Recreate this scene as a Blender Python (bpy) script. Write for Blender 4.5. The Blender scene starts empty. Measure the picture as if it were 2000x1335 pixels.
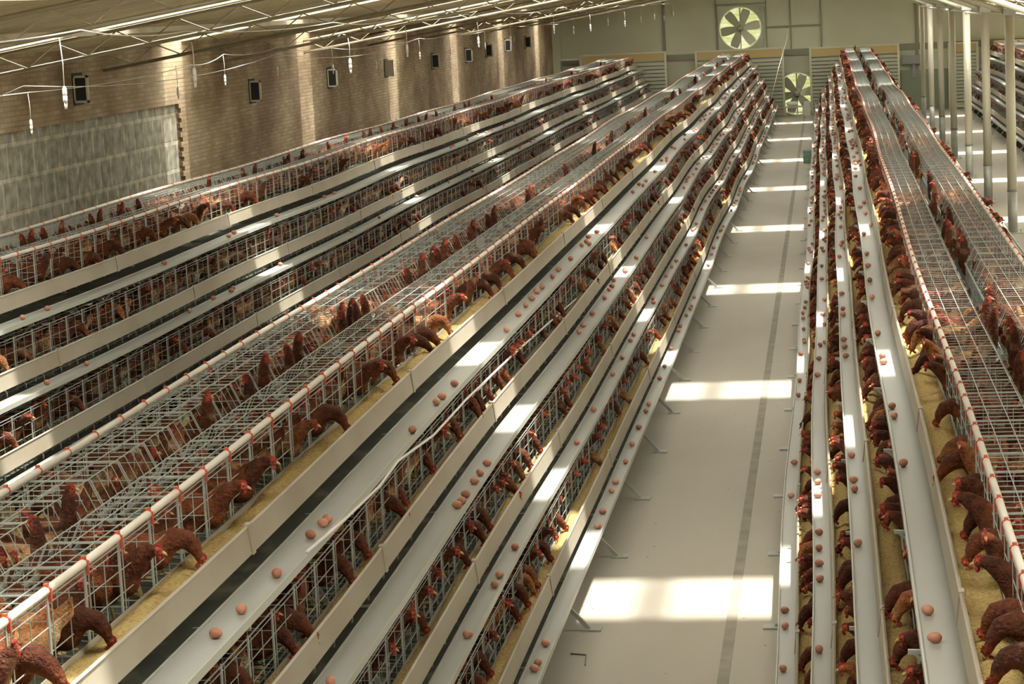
import bpy, bmesh, math, random
import numpy as np
from mathutils import Vector, Matrix
random.seed(7); np.random.seed(7)
S = bpy.context.scene; COL = S.collection
# ------------------------------------------------------------------ camera
F_PX = 4400.0; VX, VY = 1612.0, -13.0; ROLL = 0.03; CAM_Z = 4.05
def cam_matrix():
    d = np.array([(VX-1000)/F_PX, -(VY-667.5)/F_PX, -1.0]); d /= np.linalg.norm(d)
    zc = np.array([0, 1.0, 0]) - d*d[1]; zc /= np.linalg.norm(zc)
    xc = np.cross(d, zc); c, s = math.cos(ROLL), math.sin(ROLL)
    return np.array([xc*c+zc*s, d, -xc*s+zc*c])
CM = cam_matrix()
cam = bpy.data.cameras.new('camera'); co = bpy.data.objects.new('camera', cam); COL.objects.link(co)
cam.sensor_width = 36; cam.lens = F_PX*36/2000; cam.clip_start = 0.1; cam.clip_end = 400
mw = Matrix([[CM[i][0], CM[i][1], CM[i][2], 0] for i in range(3)]+[[0, 0, 0, 1]])
mw.translation = (0, 0, CAM_Z); co.matrix_world = mw
S.camera = co
def ray(x, y): return CM @ np.array([(x-1000)/F_PX, -(y-667.5)/F_PX, -1.0])
def at_z(x, y, z): r = ray(x, y); t = (z-CAM_Z)/r[2]; return r[0]*t, r[1]*t
def at_x(x, y, X): r = ray(x, y); t = X/r[0]; return r[1]*t, CAM_Z+r[2]*t
def px(P):
    q = CM.T @ (np.array(P, float)-np.array([0, 0, CAM_Z]))
    if -q[2] <= 0.01: return (-9999, -9999)
    return 1000+F_PX*q[0]/-q[2], 667.5-F_PX*q[1]/-q[2]
# ------------------------------------------------------------------ light
w = bpy.data.worlds.new('world'); S.world = w; w.use_nodes = True
bg = w.node_tree.nodes['Background']; bg.inputs[0].default_value = (1.0, 0.95, 0.76, 1); bg.inputs[1].default_value = 3.2
sun = bpy.data.lights.new('sun', 'SUN'); so = bpy.data.objects.new('sun', sun); COL.objects.link(so)
sun.energy = 38; sun.angle = 0.05; sun.color = (1.0, 0.96, 0.90)
so.rotation_euler = (0, math.atan(0.25), 0)
S.view_settings.view_transform = 'Standard'; S.view_settings.look = 'None'; S.view_settings.gamma = 1
S.view_settings.exposure = 0.14
S.cycles.max_bounces = 10; S.cycles.diffuse_bounces = 6; S.cycles.transparent_max_bounces = 16
S.cycles.sample_clamp_indirect = 6
# ------------------------------------------------------------------ materials
def mat(name, col, rough=0.6, metal=0.0, noise=None, bump=None, spec=0.5, coords='Object'):
    m = bpy.data.materials.new(name); m.use_nodes = True; nt = m.node_tree; n = nt.nodes; l = nt.links
    b = n['Principled BSDF']; b.inputs['Base Color'].default_value = (*col, 1); b.inputs['Roughness'].default_value = rough
    b.inputs['Metallic'].default_value = metal; b.inputs['Specular IOR Level'].default_value = spec
    tc = n.new('ShaderNodeTexCoord')
    if noise:
        col2, scale, sc3, lo, hi = noise
        mp = n.new('ShaderNodeMapping'); mp.inputs['Scale'].default_value = sc3; l.new(tc.outputs[coords], mp.inputs[0])
        t = n.new('ShaderNodeTexNoise'); t.inputs['Scale'].default_value = scale; t.inputs['Detail'].default_value = 5
        l.new(mp.outputs[0], t.inputs[0])
        r = n.new('ShaderNodeValToRGB'); r.color_ramp.elements[0].position = lo; r.color_ramp.elements[1].position = hi
        r.color_ramp.elements[0].color = (*col, 1); r.color_ramp.elements[1].color = (*col2, 1)
        l.new(t.outputs[0], r.inputs[0]); l.new(r.outputs[0], b.inputs['Base Color'])
    if bump:
        t2 = n.new('ShaderNodeTexNoise'); t2.inputs['Scale'].default_value = bump[0]; l.new(tc.outputs['Object'], t2.inputs[0])
        bp = n.new('ShaderNodeBump'); bp.inputs['Strength'].default_value = bump[1]; bp.inputs['Distance'].default_value = .02
        l.new(t2.outputs[0], bp.inputs['Height']); l.new(bp.outputs[0], b.inputs['Normal'])
    return m
M = {}
M['wire'] = mat('galvanised_wire', (.40, .44, .40), .48, .15)
M['rail'] = mat('galvanised_rail', (.40, .43, .40), .5, .4, ((.55, .56, .5), 6, (1, 1, 1), .35, .7))
M['pipe'] = mat('drinker_pvc', (.72, .68, .58), .4, 0, ((.60, .52, .40), 3, (4, 1, 4), .45, .8))
M['clip'] = mat('red_plastic', (.55, .10, .05), .45)
M['trough'] = mat('trough_plastic', (.42, .38, .29), .5, 0, ((.33, .27, .19), 2.2, (1, .6, 1), .45, .8))
M['belt'] = mat('egg_belt', (.42, .435, .40), .35, 0, ((.37, .36, .30), 1.4, (1, .4, 1), .45, .8))
M['tray'] = mat('tray_lip', (.55, .56, .49), .4, .1)
M['board'] = mat('dropping_board', (.075, .085, .062), .7, 0, ((.30, .28, .20), 9, (1, .5, 1), .52, .85), coords='Object')
M['white'] = mat('white_plastic', (.80, .79, .75), .35)
M['cord'] = mat('cord', (.70, .67, .58), .5)
M['truss'] = mat('truss_steel', (.50, .46, .34), .38, .35, ((.34, .28, .17), 3, (1, 1, 1), .45, .75))
M['col'] = mat('column_paint', (.62, .60, .48), .5, .1, ((.48, .44, .33), 1.2, (1, 1, .6), .45, .8))
M['dark'] = mat('dark_hole', (.02, .02, .018), .8)
M['grey'] = mat('grey_metal', (.25, .26, .24), .5, .3)
M['fan'] = mat('fan_steel', (.42, .42, .30), .45, .4)
M['fanrim'] = mat('fan_rim', (.70, .72, .60), .4, .2)
M['panel'] = mat('panel_frame', (.55, .54, .38), .5, .1)
M['slat'] = mat('slat_green', (.42, .44, .31), .5, .2)
M['board2'] = mat('tan_board', (.46, .35, .15), .7)
M['green'] = mat('green_plastic', (.25, .45, .33), .5)
def m_feed():
    m = mat('feed_mash', (.62, .47, .20), .95, 0, ((.45, .31, .11), 60, (1, 1, 1), .4, .65), (120, .8), .1); return m
M['feed'] = m_feed()
M['manure'] = mat('manure', (.05, .05, .035), .9, 0, ((.14, .12, .08), 7, (1, 1, 1), .4, .7), (20, .8), .2)
def m_floor():
    m = mat('concrete_floor', (.44, .41, .33), .55, 0, ((.38, .345, .27), 1.1, (1, .35, 1), .4, .75), None, .4)
    n = m.node_tree.nodes; l = m.node_tree.links; b = n['Principled BSDF']
    src = b.inputs['Base Color'].links[0].from_socket
    tc = n.new('ShaderNodeTexCoord'); v = n.new('ShaderNodeTexVoronoi'); v.inputs['Scale'].default_value = 5
    l.new(tc.outputs['Object'], v.inputs['Vector'])
    r = n.new('ShaderNodeValToRGB'); r.color_ramp.elements[0].position = .03; r.color_ramp.elements[1].position = .07
    r.color_ramp.elements[0].color = (1, 1, 1, 1); r.color_ramp.elements[1].color = (0, 0, 0, 1)
    l.new(v.outputs['Distance'], r.inputs[0])
    mx = n.new('ShaderNodeMix'); mx.data_type = 'RGBA'
    l.new(r.outputs[0], mx.inputs['Factor']); l.new(src, mx.inputs[6]); mx.inputs[7].default_value = (.16, .13, .08, 1)
    l.new(mx.outputs[2], b.inputs['Base Color']); return m
M['floor'] = m_floor()
def m_brick(name, c1, c2, mortar, bw, bh, ms, bumpd, stain=None):
    m = bpy.data.materials.new(name); m.use_nodes = True; n = m.node_tree.nodes; l = m.node_tree.links; b = n['Principled BSDF']
    b.inputs['Roughness'].default_value = .85
    tc = n.new('ShaderNodeTexCoord'); sp = n.new('ShaderNodeSeparateXYZ'); cb = n.new('ShaderNodeCombineXYZ')
    l.new(tc.outputs['Object'], sp.inputs[0]); l.new(sp.outputs[1], cb.inputs[0]); l.new(sp.outputs[2], cb.inputs[1])
    br = n.new('ShaderNodeTexBrick'); l.new(cb.outputs[0], br.inputs['Vector'])
    br.inputs['Scale'].default_value = 1; br.inputs['Brick Width'].default_value = bw; br.inputs['Row Height'].default_value = bh
    br.inputs['Mortar Size'].default_value = ms; br.inputs['Mortar Smooth'].default_value = .2
    br.inputs['Color1'].default_value = (*c1, 1); br.inputs['Color2'].default_value = (*c2, 1); br.inputs['Mortar'].default_value = (*mortar, 1)
    t = n.new('ShaderNodeTexNoise'); t.inputs['Scale'].default_value = .8 if not stain else 6.0; t.inputs['Detail'].default_value = 8
    l.new(cb.outputs[0], t.inputs['Vector'])
    mx = n.new('ShaderNodeMix'); mx.data_type = 'RGBA'; mx.blend_type = 'MULTIPLY'; mx.inputs['Factor'].default_value = 1
    r = n.new('ShaderNodeValToRGB'); r.color_ramp.elements[0].position = .35; r.color_ramp.elements[1].position = .65
    r.color_ramp.elements[0].color = (*(stain or (.50, .42, .36)), 1); r.color_ramp.elements[1].color = (1, 1, 1, 1)
    l.new(t.outputs[0], r.inputs[0]); l.new(br.outputs['Color'], mx.inputs[6]); l.new(r.outputs[0], mx.inputs[7])
    l.new(mx.outputs[2], b.inputs['Base Color'])
    bp = n.new('ShaderNodeBump'); bp.invert = True; bp.inputs['Distance'].default_value = bumpd; bp.inputs['Strength'].default_value = .8
    l.new(br.outputs['Fac'], bp.inputs['Height']); l.new(bp.outputs[0], b.inputs['Normal'])
    return m
M['brick'] = m_brick('brick', (.52, .42, .26), (.38, .29, .17), (.36, .30, .20), .24, .060, .008, .010)
M['block'] = m_brick('block_infill', (.40, .38, .29), (.34, .32, .24), (.56, .52, .40), .44, .40, .030, .01, (.50, .50, .47))
M['farwall'] = mat('far_wall_panel', (.55, .55, .40), .6, .05, ((.49, .48, .34), .6, (1, 1, 1), .4, .7))
M['ceil'] = mat('roof_sheet', (.70, .61, .38), .55, .05, ((.56, .48, .28), 1.5, (.3, 1, 1), .4, .75))
def m_sky():
    m = bpy.data.materials.new('skylight_sheet'); m.use_nodes = True; n = m.node_tree.nodes; l = m.node_tree.links
    n.remove(n['Principled BSDF']); o = n['Material Output']
    t = n.new('ShaderNodeBsdfTransparent'); t.inputs[0].default_value = (.85, .85, .85, 1)
    d = n.new('ShaderNodeBsdfTranslucent'); d.inputs[0].default_value = (.8, .8, .8, 1)
    mx = n.new('ShaderNodeMixShader'); mx.inputs[0].default_value = .4
    l.new(t.outputs[0], mx.inputs[1]); l.new(d.outputs[0], mx.inputs[2]); l.new(mx.outputs[0], o.inputs[0]); return m
M['sky'] = m_sky()
def m_shut():
    m = bpy.data.materials.new('fan_shutter'); m.use_nodes = True; n = m.node_tree.nodes; l = m.node_tree.links
    n.remove(n['Principled BSDF']); o = n['Material Output']
    d = n.new('ShaderNodeBsdfTranslucent'); e = n.new('ShaderNodeBsdfDiffuse'); tc = n.new('ShaderNodeTexCoord'); t = n.new('ShaderNodeTexNoise'); t.inputs['Scale'].default_value = 3
    r = n.new('ShaderNodeValToRGB'); r.color_ramp.elements[0].position = .4; r.color_ramp.elements[1].position = .6
    r.color_ramp.elements[0].color = (.62, .66, .46, 1); r.color_ramp.elements[1].color = (.74, .75, .66, 1)
    l.new(tc.outputs['Object'], t.inputs[0]); l.new(t.outputs[0], r.inputs[0]); l.new(r.outputs[0], d.inputs[0]); l.new(r.outputs[0], e.inputs[0])
    mx = n.new('ShaderNodeMixShader'); mx.inputs[0].default_value = .35
    l.new(d.outputs[0], mx.inputs[1]); l.new(e.outputs[0], mx.inputs[2]); l.new(mx.outputs[0], o.inputs[0]); return m
M['shut'] = m_shut()
def m_hen(name, stuff=False):
    m = bpy.data.materials.new(name); m.use_nodes = True; n = m.node_tree.nodes; l = m.node_tree.links; b = n['Principled BSDF']
    b.inputs['Roughness'].default_value = .75; b.inputs['Specular IOR Level'].default_value = .25
    at = n.new('ShaderNodeAttribute'); at.attribute_name = 'Col'
    tc = n.new('ShaderNodeTexCoord'); t = n.new('ShaderNodeTexNoise'); t.inputs['Scale'].default_value = 34; t.inputs['Detail'].default_value = 6; t.inputs['Roughness'].default_value = .7
    l.new(tc.outputs['Object'], t.inputs[0])
    r = n.new('ShaderNodeValToRGB'); e = r.color_ramp.elements
    e[0].position = .32; e[0].color = (.38, .34, .32, 1); e[1].position = .68; e[1].color = (1.5, 1.45, 1.4, 1)
    l.new(t.outputs[0], r.inputs[0])
    mx = n.new('ShaderNodeMix'); mx.data_type = 'RGBA'; mx.blend_type = 'MULTIPLY'; mx.inputs['Factor'].default_value = 1
    l.new(at.outputs['Color'], mx.inputs[6]); l.new(r.outputs[0], mx.inputs[7])
    t3 = n.new('ShaderNodeTexNoise'); t3.inputs['Scale'].default_value = 8; l.new(tc.outputs['Object'], t3.inputs[0])
    r3 = n.new('ShaderNodeValToRGB'); r3.color_ramp.elements[0].position = .60; r3.color_ramp.elements[1].position = .72
    r3.color_ramp.elements[1].color = (.55, .55, .55, 1); l.new(t3.outputs[0], r3.inputs[0])
    m3 = n.new('ShaderNodeMix'); m3.data_type = 'RGBA'; l.new(r3.outputs[0], m3.inputs['Factor']); l.new(mx.outputs[2], m3.inputs[6]); m3.inputs[7].default_value = (.42, .27, .15, 1)
    last = m3.outputs[2]
    if not stuff:
        oi = n.new('ShaderNodeObjectInfo'); r2 = n.new('ShaderNodeValToRGB'); e = r2.color_ramp.elements
        e[0].position = 0; e[0].color = (.6, .55, .5, 1); e[1].position = 1; e[1].color = (1.5, 1.5, 1.5, 1)
        l.new(oi.outputs['Random'], r2.inputs[0])
        m2 = n.new('ShaderNodeMix'); m2.data_type = 'RGBA'; m2.blend_type = 'MULTIPLY'; m2.inputs['Factor'].default_value = 1
        l.new(last, m2.inputs[6]); l.new(r2.outputs[0], m2.inputs[7]); last = m2.outputs[2]
    l.new(last, b.inputs['Base Color'])
    bp = n.new('ShaderNodeBump'); bp.inputs['Strength'].default_value = .9; bp.inputs['Distance'].default_value = .015
    t2 = n.new('ShaderNodeTexNoise'); t2.inputs['Scale'].default_value = 90; l.new(tc.outputs['Object'], t2.inputs[0])
    l.new(t2.outputs[0], bp.inputs['Height']); l.new(bp.outputs[0], b.inputs['Normal'])
    return m
M['hen'] = m_hen('hen_feathers'); M['henstuff'] = m_hen('hen_feathers_flock', True)
M['comb'] = mat('comb_skin', (.32, .032, .022), .6); M['beak'] = mat('beak_horn', (.62, .38, .16), .5)
M['leg'] = mat('leg_skin', (.62, .46, .18), .6); M['eye'] = mat('eye', (.03, .015, .01), .2)
def m_egg():
    m = mat('egg_shell', (.50, .23, .14), .5); n = m.node_tree.nodes; l = m.node_tree.links; b = n['Principled BSDF']
    oi = n.new('ShaderNodeObjectInfo'); r = n.new('ShaderNodeValToRGB'); e = r.color_ramp.elements
    e[0].color = (.38, .15, .09, 1); e[1].color = (.62, .30, .20, 1); l.new(oi.outputs['Random'], r.inputs[0]); l.new(r.outputs[0], b.inputs['Base Color'])
    return m
M['egg'] = m_egg()
# ------------------------------------------------------------------ mesh helpers
class MB:
    def __init__(s): s.v = []; s.f = []; s.smooth = False
    def add(s, vs, fs):
        o = len(s.v); s.v += [tuple(p) for p in vs]; s.f += [[i+o for i in f] for f in fs]; return s
    def box(s, x0, x1, y0, y1, z0, z1):
        return s.add([(x, y, z) for x in (x0, x1) for y in (y0, y1) for z in (z0, z1)],
                     [(0, 1, 3, 2), (4, 6, 7, 5), (0, 4, 5, 1), (2, 3, 7, 6), (0, 2, 6, 4), (1, 5, 7, 3)])
    def tube(s, pts, r, n=4, caps=True, ph=None):
        P = [Vector(p) for p in pts]; k = len(P); rs = r if isinstance(r, (list, tuple)) else [r]*k
        vs = []; ph = math.pi/4 if ph is None else ph
        for i, p in enumerate(P):
            a = P[max(i-1, 0)]; b = P[min(i+1, k-1)]; t = (b-a)
            t = t.normalized() if t.length > 1e-9 else Vector((0, 0, 1))
            up = Vector((0, 0, 1)) if abs(t.z) < .9 else Vector((0, 1, 0))
            u = t.cross(up).normalized(); q = u.cross(t)
            for j in range(n):
                an = ph+2*math.pi*j/n; vs.append(p+u*(math.cos(an)*rs[i])+q*(math.sin(an)*rs[i]))
        fs = [(i*n+j, i*n+(j+1) % n, (i+1)*n+(j+1) % n, (i+1)*n+j) for i in range(k-1) for j in range(n)]
        if caps: fs += [tuple(range(n-1, -1, -1)), tuple((k-1)*n+j for j in range(n))]
        return s.add(vs, fs)
    def sweep(s, rings, closed=True, caps=True):
        n = len(rings[0]); k = len(rings); vs = [p for r in rings for p in r]
        m = n if closed else n-1
        fs = [(i*n+j, (i+1)*n+j, (i+1)*n+(j+1) % n, i*n+(j+1) % n) for i in range(k-1) for j in range(m)]
        if caps and closed: fs += [tuple(range(n)), tuple((k-1)*n+j for j in range(n-1, -1, -1))]
        return s.add(vs, fs)
    def ball(s, c, r, seg=10, rin=7, R=None):
        vs = []; fs = []; r = (r, r, r) if not isinstance(r, (tuple, list)) else r
        R = R or Matrix.Identity(3)
        vs.append((0, 0, 1))
        for i in range(1, rin):
            th = math.pi*i/rin
            for j in range(seg):
                a = 2*math.pi*j/seg; vs.append((math.sin(th)*math.cos(a), math.sin(th)*math.sin(a), math.cos(th)))
        vs.append((0, 0, -1)); L = len(vs)-1
        for j in range(seg): fs.append((0, 1+j, 1+(j+1) % seg))
        for i in range(rin-2):
            for j in range(seg): fs.append((1+i*seg+j, 1+(i+1)*seg+j, 1+(i+1)*seg+(j+1) % seg, 1+i*seg+(j+1) % seg))
        for j in range(seg): fs.append((L, 1+(rin-2)*seg+(j+1) % seg, 1+(rin-2)*seg+j))
        vs = [Vector(c)+R @ Vector((v[0]*r[0], v[1]*r[1], v[2]*r[2])) for v in vs]
        return s.add(vs, fs)
    def mesh(s, name, m=None, smooth=False):
        me = bpy.data.meshes.new(name); me.from_pydata(s.v, [], s.f)
        if m: me.materials.append(m)
        if smooth: me.polygons.foreach_set('use_smooth', [True]*len(me.polygons))
        me.update(); return me
    def build(s, name, m, parent=None, smooth=False, loc=None):
        o = bpy.data.objects.new(name, s.mesh(name, m, smooth)); COL.objects.link(o)
        if parent is not None: o.parent = parent
        if loc: o.location = loc
        return o
def tag(o, label=None, cat=None, group=None, kind=None):
    if label: o['label'] = label
    if cat: o['category'] = cat
    if group: o['group'] = group
    if kind: o['kind'] = kind
    return o
def empty(name, loc=(0, 0, 0)):
    o = bpy.data.objects.new(name, None); o.empty_display_size = .2; o.location = loc; COL.objects.link(o); return o
def dup(o, parent=None):
    c = o.copy(); COL.objects.link(c)
    if parent is not None: c.parent = parent
    return c
def dup_tree(o):
    r = dup(o)
    for ch in list(o.children):
        c = dup(ch, r)
        for g in list(ch.children): dup(g, c)
    return r
ORD = ['first', 'second', 'third', 'fourth', 'fifth', 'sixth', 'seventh', 'eighth', 'ninth', 'tenth', 'eleventh', 'twelfth', 'thirteenth', 'fourteenth', 'fifteenth', 'sixteenth', 'seventeenth', 'eighteenth', 'nineteenth']
TENS = ['twent', 'thirt', 'fort', 'fift', 'sixt', 'sevent', 'eight', 'ninet']
def ordinal(i):
    if i < 19: return ORD[i]
    i += 1; t, u = divmod(i, 10)
    if t > 9: return str(i)+'th'
    return TENS[t-2]+('ieth' if u == 0 else 'y-'+ORD[u-1])
# instances merged into one mesh, for stuff
def arrays(me):
    nv, nl, nf = len(me.vertices), len(me.loops), len(me.polygons)
    v = np.empty(nv*3, np.float32); me.vertices.foreach_get('co', v)
    lv = np.empty(nl, np.int32); me.loops.foreach_get('vertex_index', lv)
    ls = np.empty(nf, np.int32); me.polygons.foreach_get('loop_start', ls)
    c = None
    if 'Col' in me.color_attributes:
        c = np.empty(nv*4, np.float32); me.color_attributes['Col'].data.foreach_get('color', c); c = c.reshape(-1, 4)
    return v.reshape(-1, 3), lv, ls, c
def merge(name, items, m, smooth=False):
    # items: (arrays, Matrix, tint or None)
    V = []; L = []; P = []; C = []; ov = ol = 0
    for a, mx, tint in items:
        v, lv, ls, c = a; A = np.array(mx, dtype=np.float32)
        V.append(v @ A[:3, :3].T + A[:3, 3]); L.append(lv+ov); P.append(ls+ol); ov += len(v); ol += len(lv)
        if c is not None:
            cc = c.copy(); cc[:, :3] *= tint if tint is not None else 1; C.append(cc)
    V = np.concatenate(V); L = np.concatenate(L); P = np.concatenate(P)
    me = bpy.data.meshes.new(name); me.vertices.add(len(V)); me.vertices.foreach_set('co', V.ravel())
    me.loops.add(len(L)); me.loops.foreach_set('vertex_index', L); me.polygons.add(len(P)); me.polygons.foreach_set('loop_start', P)
    if C:
        ca = me.color_attributes.new('Col', 'FLOAT_COLOR', 'POINT'); ca.data.foreach_set('color', np.concatenate(C).ravel())
    me.materials.append(m); me.update(calc_edges=True)
    if smooth: me.polygons.foreach_set('use_smooth', np.ones(len(P), bool))
    o = bpy.data.objects.new(name, me); COL.objects.link(o); return o
# ------------------------------------------------------------------ building
WL, WR, YF, YB = -9.3, 8.5, 77.8, -4.0
def chord_z(x):
    if x <= 0: return 3.47+.15*(x+9.3)
    if x <= 2.94: return 4.865-.43*x
    return 3.60-.2*(x-2.94)
UP = .36
def struct(o): o['kind'] = 'structure'; return o
struct(MB().box(WL-.3, WR+.3, YB, YF+.3, -.3, 0).build('floor', M['floor']))
SKY = [6.76+8.28*i for i in range(9)]
SW = .5
mb = MB()
def roof_strip(mb, y0, y1, ribs=True):
    xs = [WL-.3, 0, 2.94, WR+.3]
    prof = []
    y = y0; step = .30
    if ribs:
        while y < y1-.01:
            for dy, dz in ((0, 0), (.20, 0), (.225, .045), (.275, .045)):
                if y+dy < y1: prof.append((y+dy, dz))
            y += step
    else: prof.append((y0, 0))
    prof.append((y1, 0))
    ringl = []
    for x in xs:
        z = chord_z(x)+UP
        ringl.append([(x, yy, z+d) for yy, d in prof]+[(x, yy, z+d+.03) for yy, d in reversed(prof)])
    mb.sweep(ringl)
ys = YB
for c in SKY:
    roof_strip(mb, ys, c-SW); ys = c+SW
roof_strip(mb, ys, YF+.3)
struct(mb.build('ceiling', M['ceil']))
for i, c in enumerate(SKY):
    b = MB(); roof_strip(b, c-SW-.02, c+SW+.02, False); o = struct(b.build('window_%d' % (i+1), M['sky'])); o.location.z = .04
MB_r = MB().box(-.06, .06, YB, YF, chord_z(0)+UP-.09, chord_z(0)+UP-.02)
for x in (-7.5, -5.6, -3.7, -1.9, 1.5, 2.94, 4.6, 6.5): MB_r.box(x-.03, x+.03, YB, YF, chord_z(x)+UP-.10, chord_z(x)+UP-.04)
struct(MB_r.build('trim_1', M['truss']))
# left wall: brick with an opening filled by blocks
IY1, IZ = 31.85, 2.95
b = MB().box(WL-.3, WL, IY1, YF+.3, 0, 3.9).box(WL-.3, WL, YB, IY1, IZ, 3.9)
for i, z in enumerate(np.arange(1.2, 2.9, .14)): b.box(WL-.05, WL+.002, IY1-.10, IY1, z, z+.07)
struct(b.build('wall_left', M['brick']))
struct(MB().box(WL-.3, WL-.05, YB, IY1, 0, IZ).build('wall_left_infill', M['block']))
# far wall with two fan openings
FX1, FZ1, FX2, FZ2, FR = -2.90, 3.02, -1.06, .72, .70
b = MB(); f0, f1 = YF, YF+.2
b.box(WL-.3, FX1-FR, f0, f1, 0, 5.3); b.box(FX1-FR, FX1+FR, f0, f1, 0, FZ1-FR); b.box(FX1-FR, FX1+FR, f0, f1, FZ1+FR, 5.3)
b.box(FX1+FR, FX2-FR, f0, f1, 0, 5.3) if FX1+FR < FX2-FR else None
b.box(FX2-FR, FX2+FR, f0, f1, FZ2+FR, 5.3); b.box(FX2+FR, WR+.3, f0, f1, 0, 5.3)
struct(b.build('wall_far', M['farwall']))
# unseen right wall: dwarf wall, posts, band left open for sky light, low eave
b = MB().box(WR, WR+.2, YB, YF, 0, .7).box(WR, WR+.2, YB, YF, 2.1, 2.9)
for y in np.arange(0, YF, 6): b.box(WR, WR+.2, y, y+.3, .7, 2.1)
struct(b.build('wall_right', M['brick']))
b = MB().box(WL-.3, 1.5, YB-.2, YB, 0, 5.3).box(4.5, WR+.3, YB-.2, YB, 0, 5.3).box(1.5, 4.5, YB-.2, YB, 3, 5.3)  # unseen wall behind the camera, added to cut ambient light at the near end
struct(b.build('wall_back', M['brick']))
# far wall framing
b = MB()
for x, z0, z1, wd in ((-1.2, 2.25, 4.6, .05), (-.18, 2.25, 4.7, .05), (-5.5, 0, 4.2, .09), (3.0, 0, 4.0, .10), (-3.72, 2.3, 4.5, .035), (-2.02, 2.3, 4.5, .035)):
    b.box(x-wd/2, x+wd/2, YF-.06, YF, z0, z1)
b.box(-2.0, -.18, YF-.055, YF, 2.98, 3.04)
b.box(-9.3, 8.5, YF-.05, YF, 2.02, 2.24)
b.box(-3.72, -2.02, YF-.055, YF, 3.82, 3.86)
struct(b.build('trim_2', mat('wall_bars', (.24, .24, .17), .6)))
struct(MB().box(WL, WL+.25, YF-.6, YF, 0, 3.6).build('trim_3', M['farwall']))
struct(MB().box(2.45, 4.05, YF-.12, YF, 0, 1.35).build('trim_4', mat('dado_green', (.22, .25, .17), .7)))
# seam strip on the floor
p0, p1 = at_z(1415, 1335, 0), at_z(1565, 260, 0)
b = MB(); b.sweep([[(p0[0]-.035, 4, 0), (p0[0]+.035, 4, 0), (p0[0]+.035, 4, .004), (p0[0]-.035, 4, .004)], [(-.85, YF, 0), (-.78, YF, 0), (-.78, YF, .004), (-.85, YF, .004)]])
struct(b.build('trim_5', mat('seam_strip', (.27, .25, .19), .8, 0, ((.36, .33, .27), 4, (1, 1, 1), .4, .7))))
# ------------------------------------------------------------------ cage rows
ROWS = {  # centre x near/far, top z near/far, first y, last y, phase
    'A': (1.005, .97, 2.00, 2.20, 4.5, 76.65, .3),
    'B': (-3.09, -3.08, 2.15, 2.20, 4.5, 76.65, 1.7),
    'C': (-6.75, -6.96, 2.33, 2.22, 14.25, 76.65, 3.1),
    'D': (5.80, 5.85, 2.15, 2.17, 41.55, 76.65, 4.4)}
PLACE = {'A': 'right of the aisle', 'B': 'left of the aisle', 'C': 'by the brick wall', 'D': 'behind the columns'}
UNIT, DOOR = 1.95, .39
ZB = [-.42, -.88, -1.34, -1.80]; FRONT = [.39, .75, .98, 1.17]; WI = [.605, .85, 1.08, 1.30]; WO = [.77, .99, 1.18, 1.40]; LIP = [.57, .84, 1.07, 1.285]
WI_R = {'A': [.555, .805, 1.05, 1.28]}; WO_R = {'A': [.715, .95, 1.18, 1.40]}
FRT = lambda r: [.39, .69, .93, 1.15] if r == 'A' else FRONT
TIER = ['top', 'second', 'third', 'lowest']
def loc(r, s, wd, dz, y, k=0):
    a = ROWS[r]; t = (y-8)/70; ph = a[6]
    x = a[0]+(a[1]-a[0])*t+.010*math.sin(y*.62+ph)+.012*math.sin(y*.21+2*ph)
    z = a[2]+(a[3]-a[2])*t+.009*math.sin(y*.75+3*ph)+.008*math.sin(y*.33+ph)
    if k: x += s*.007*math.sin(y*.5+k*1.9+ph); z += .006*math.sin(y*.8+k+ph)
    return Vector((x+s*wd, y, z+dz))
def frame(r, s, wd, dz, y, L, k=0):
    p, q = loc(r, s, wd, dz, y, k), loc(r, s, wd, dz, y+L, k)
    if s > 0: o, Y = p, (q-p)/L
    else: o, Y = q, (p-q)/L
    X = Vector((s, 0, 0)); X = (X-Y.normalized()*X.dot(Y.normalized())).normalized(); Z = X.cross(Y.normalized())
    m = Matrix.Identity(4)
    for i in range(3): m[i][0] = X[i]; m[i][1] = Y[i]; m[i][2] = Z[i]; m[i][3] = o[i]
    return m
R1, R2 = .0022, .0040
def unit_front():
    b = MB()
    for z in (-.008, -.030, -.11, -.20, -.29, -.385): b.tube([(0, 0, z), (0, UNIT, z)], R1 if z not in (-.008, -.385) else R2*.8, caps=False)
    for j in range(5):
        y = j*DOOR+.01; b.box(-.003, .003, y-.009, y+.009, -.40, 0); b.tube([(.004, y+.03, -.01), (.004, y+.03, -.39)], R1*1.2, caps=False)
        for d in (.21,): b.tube([(.002, y+d, -.03), (.002, y+d, -.385)], R1, caps=False)
    return b
def unit_roof(top=True):
    b = MB()
    n = 20 if top else 11
    for i in range(n):
        y = UNIT*i/n+.01; thick = top and i % 4 == 0
        b.tube([(0, y, 0), (-.285, y, 0), (-.345, y, -.13), (-.345, y, -.385)] if top else [(0, y, -.02), (-.345, y, -.02), (-.345, y, -.385)], R2 if thick else R1*1.1, caps=False)
        if thick: b.tube([(0, y+.02, 0), (-.285, y+.02, 0), (-.345, y+.02, -.13)], R1*1.3, caps=False)
    for x in ((-.09, -.18, -.275) if top else (-.12, -.24)): b.tube([(x, 0, .002 if top else -.018), (x, UNIT, .002 if top else -.018)], R1*1.2, caps=False)
    if top:
        b.tube([(-.345, 0, -.13), (-.345, UNIT, -.13)], R1*1.2, caps=False)
    b.tube([(-.345, 0, -.25), (-.345, UNIT, -.25)], R1, caps=False)
    return b
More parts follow.
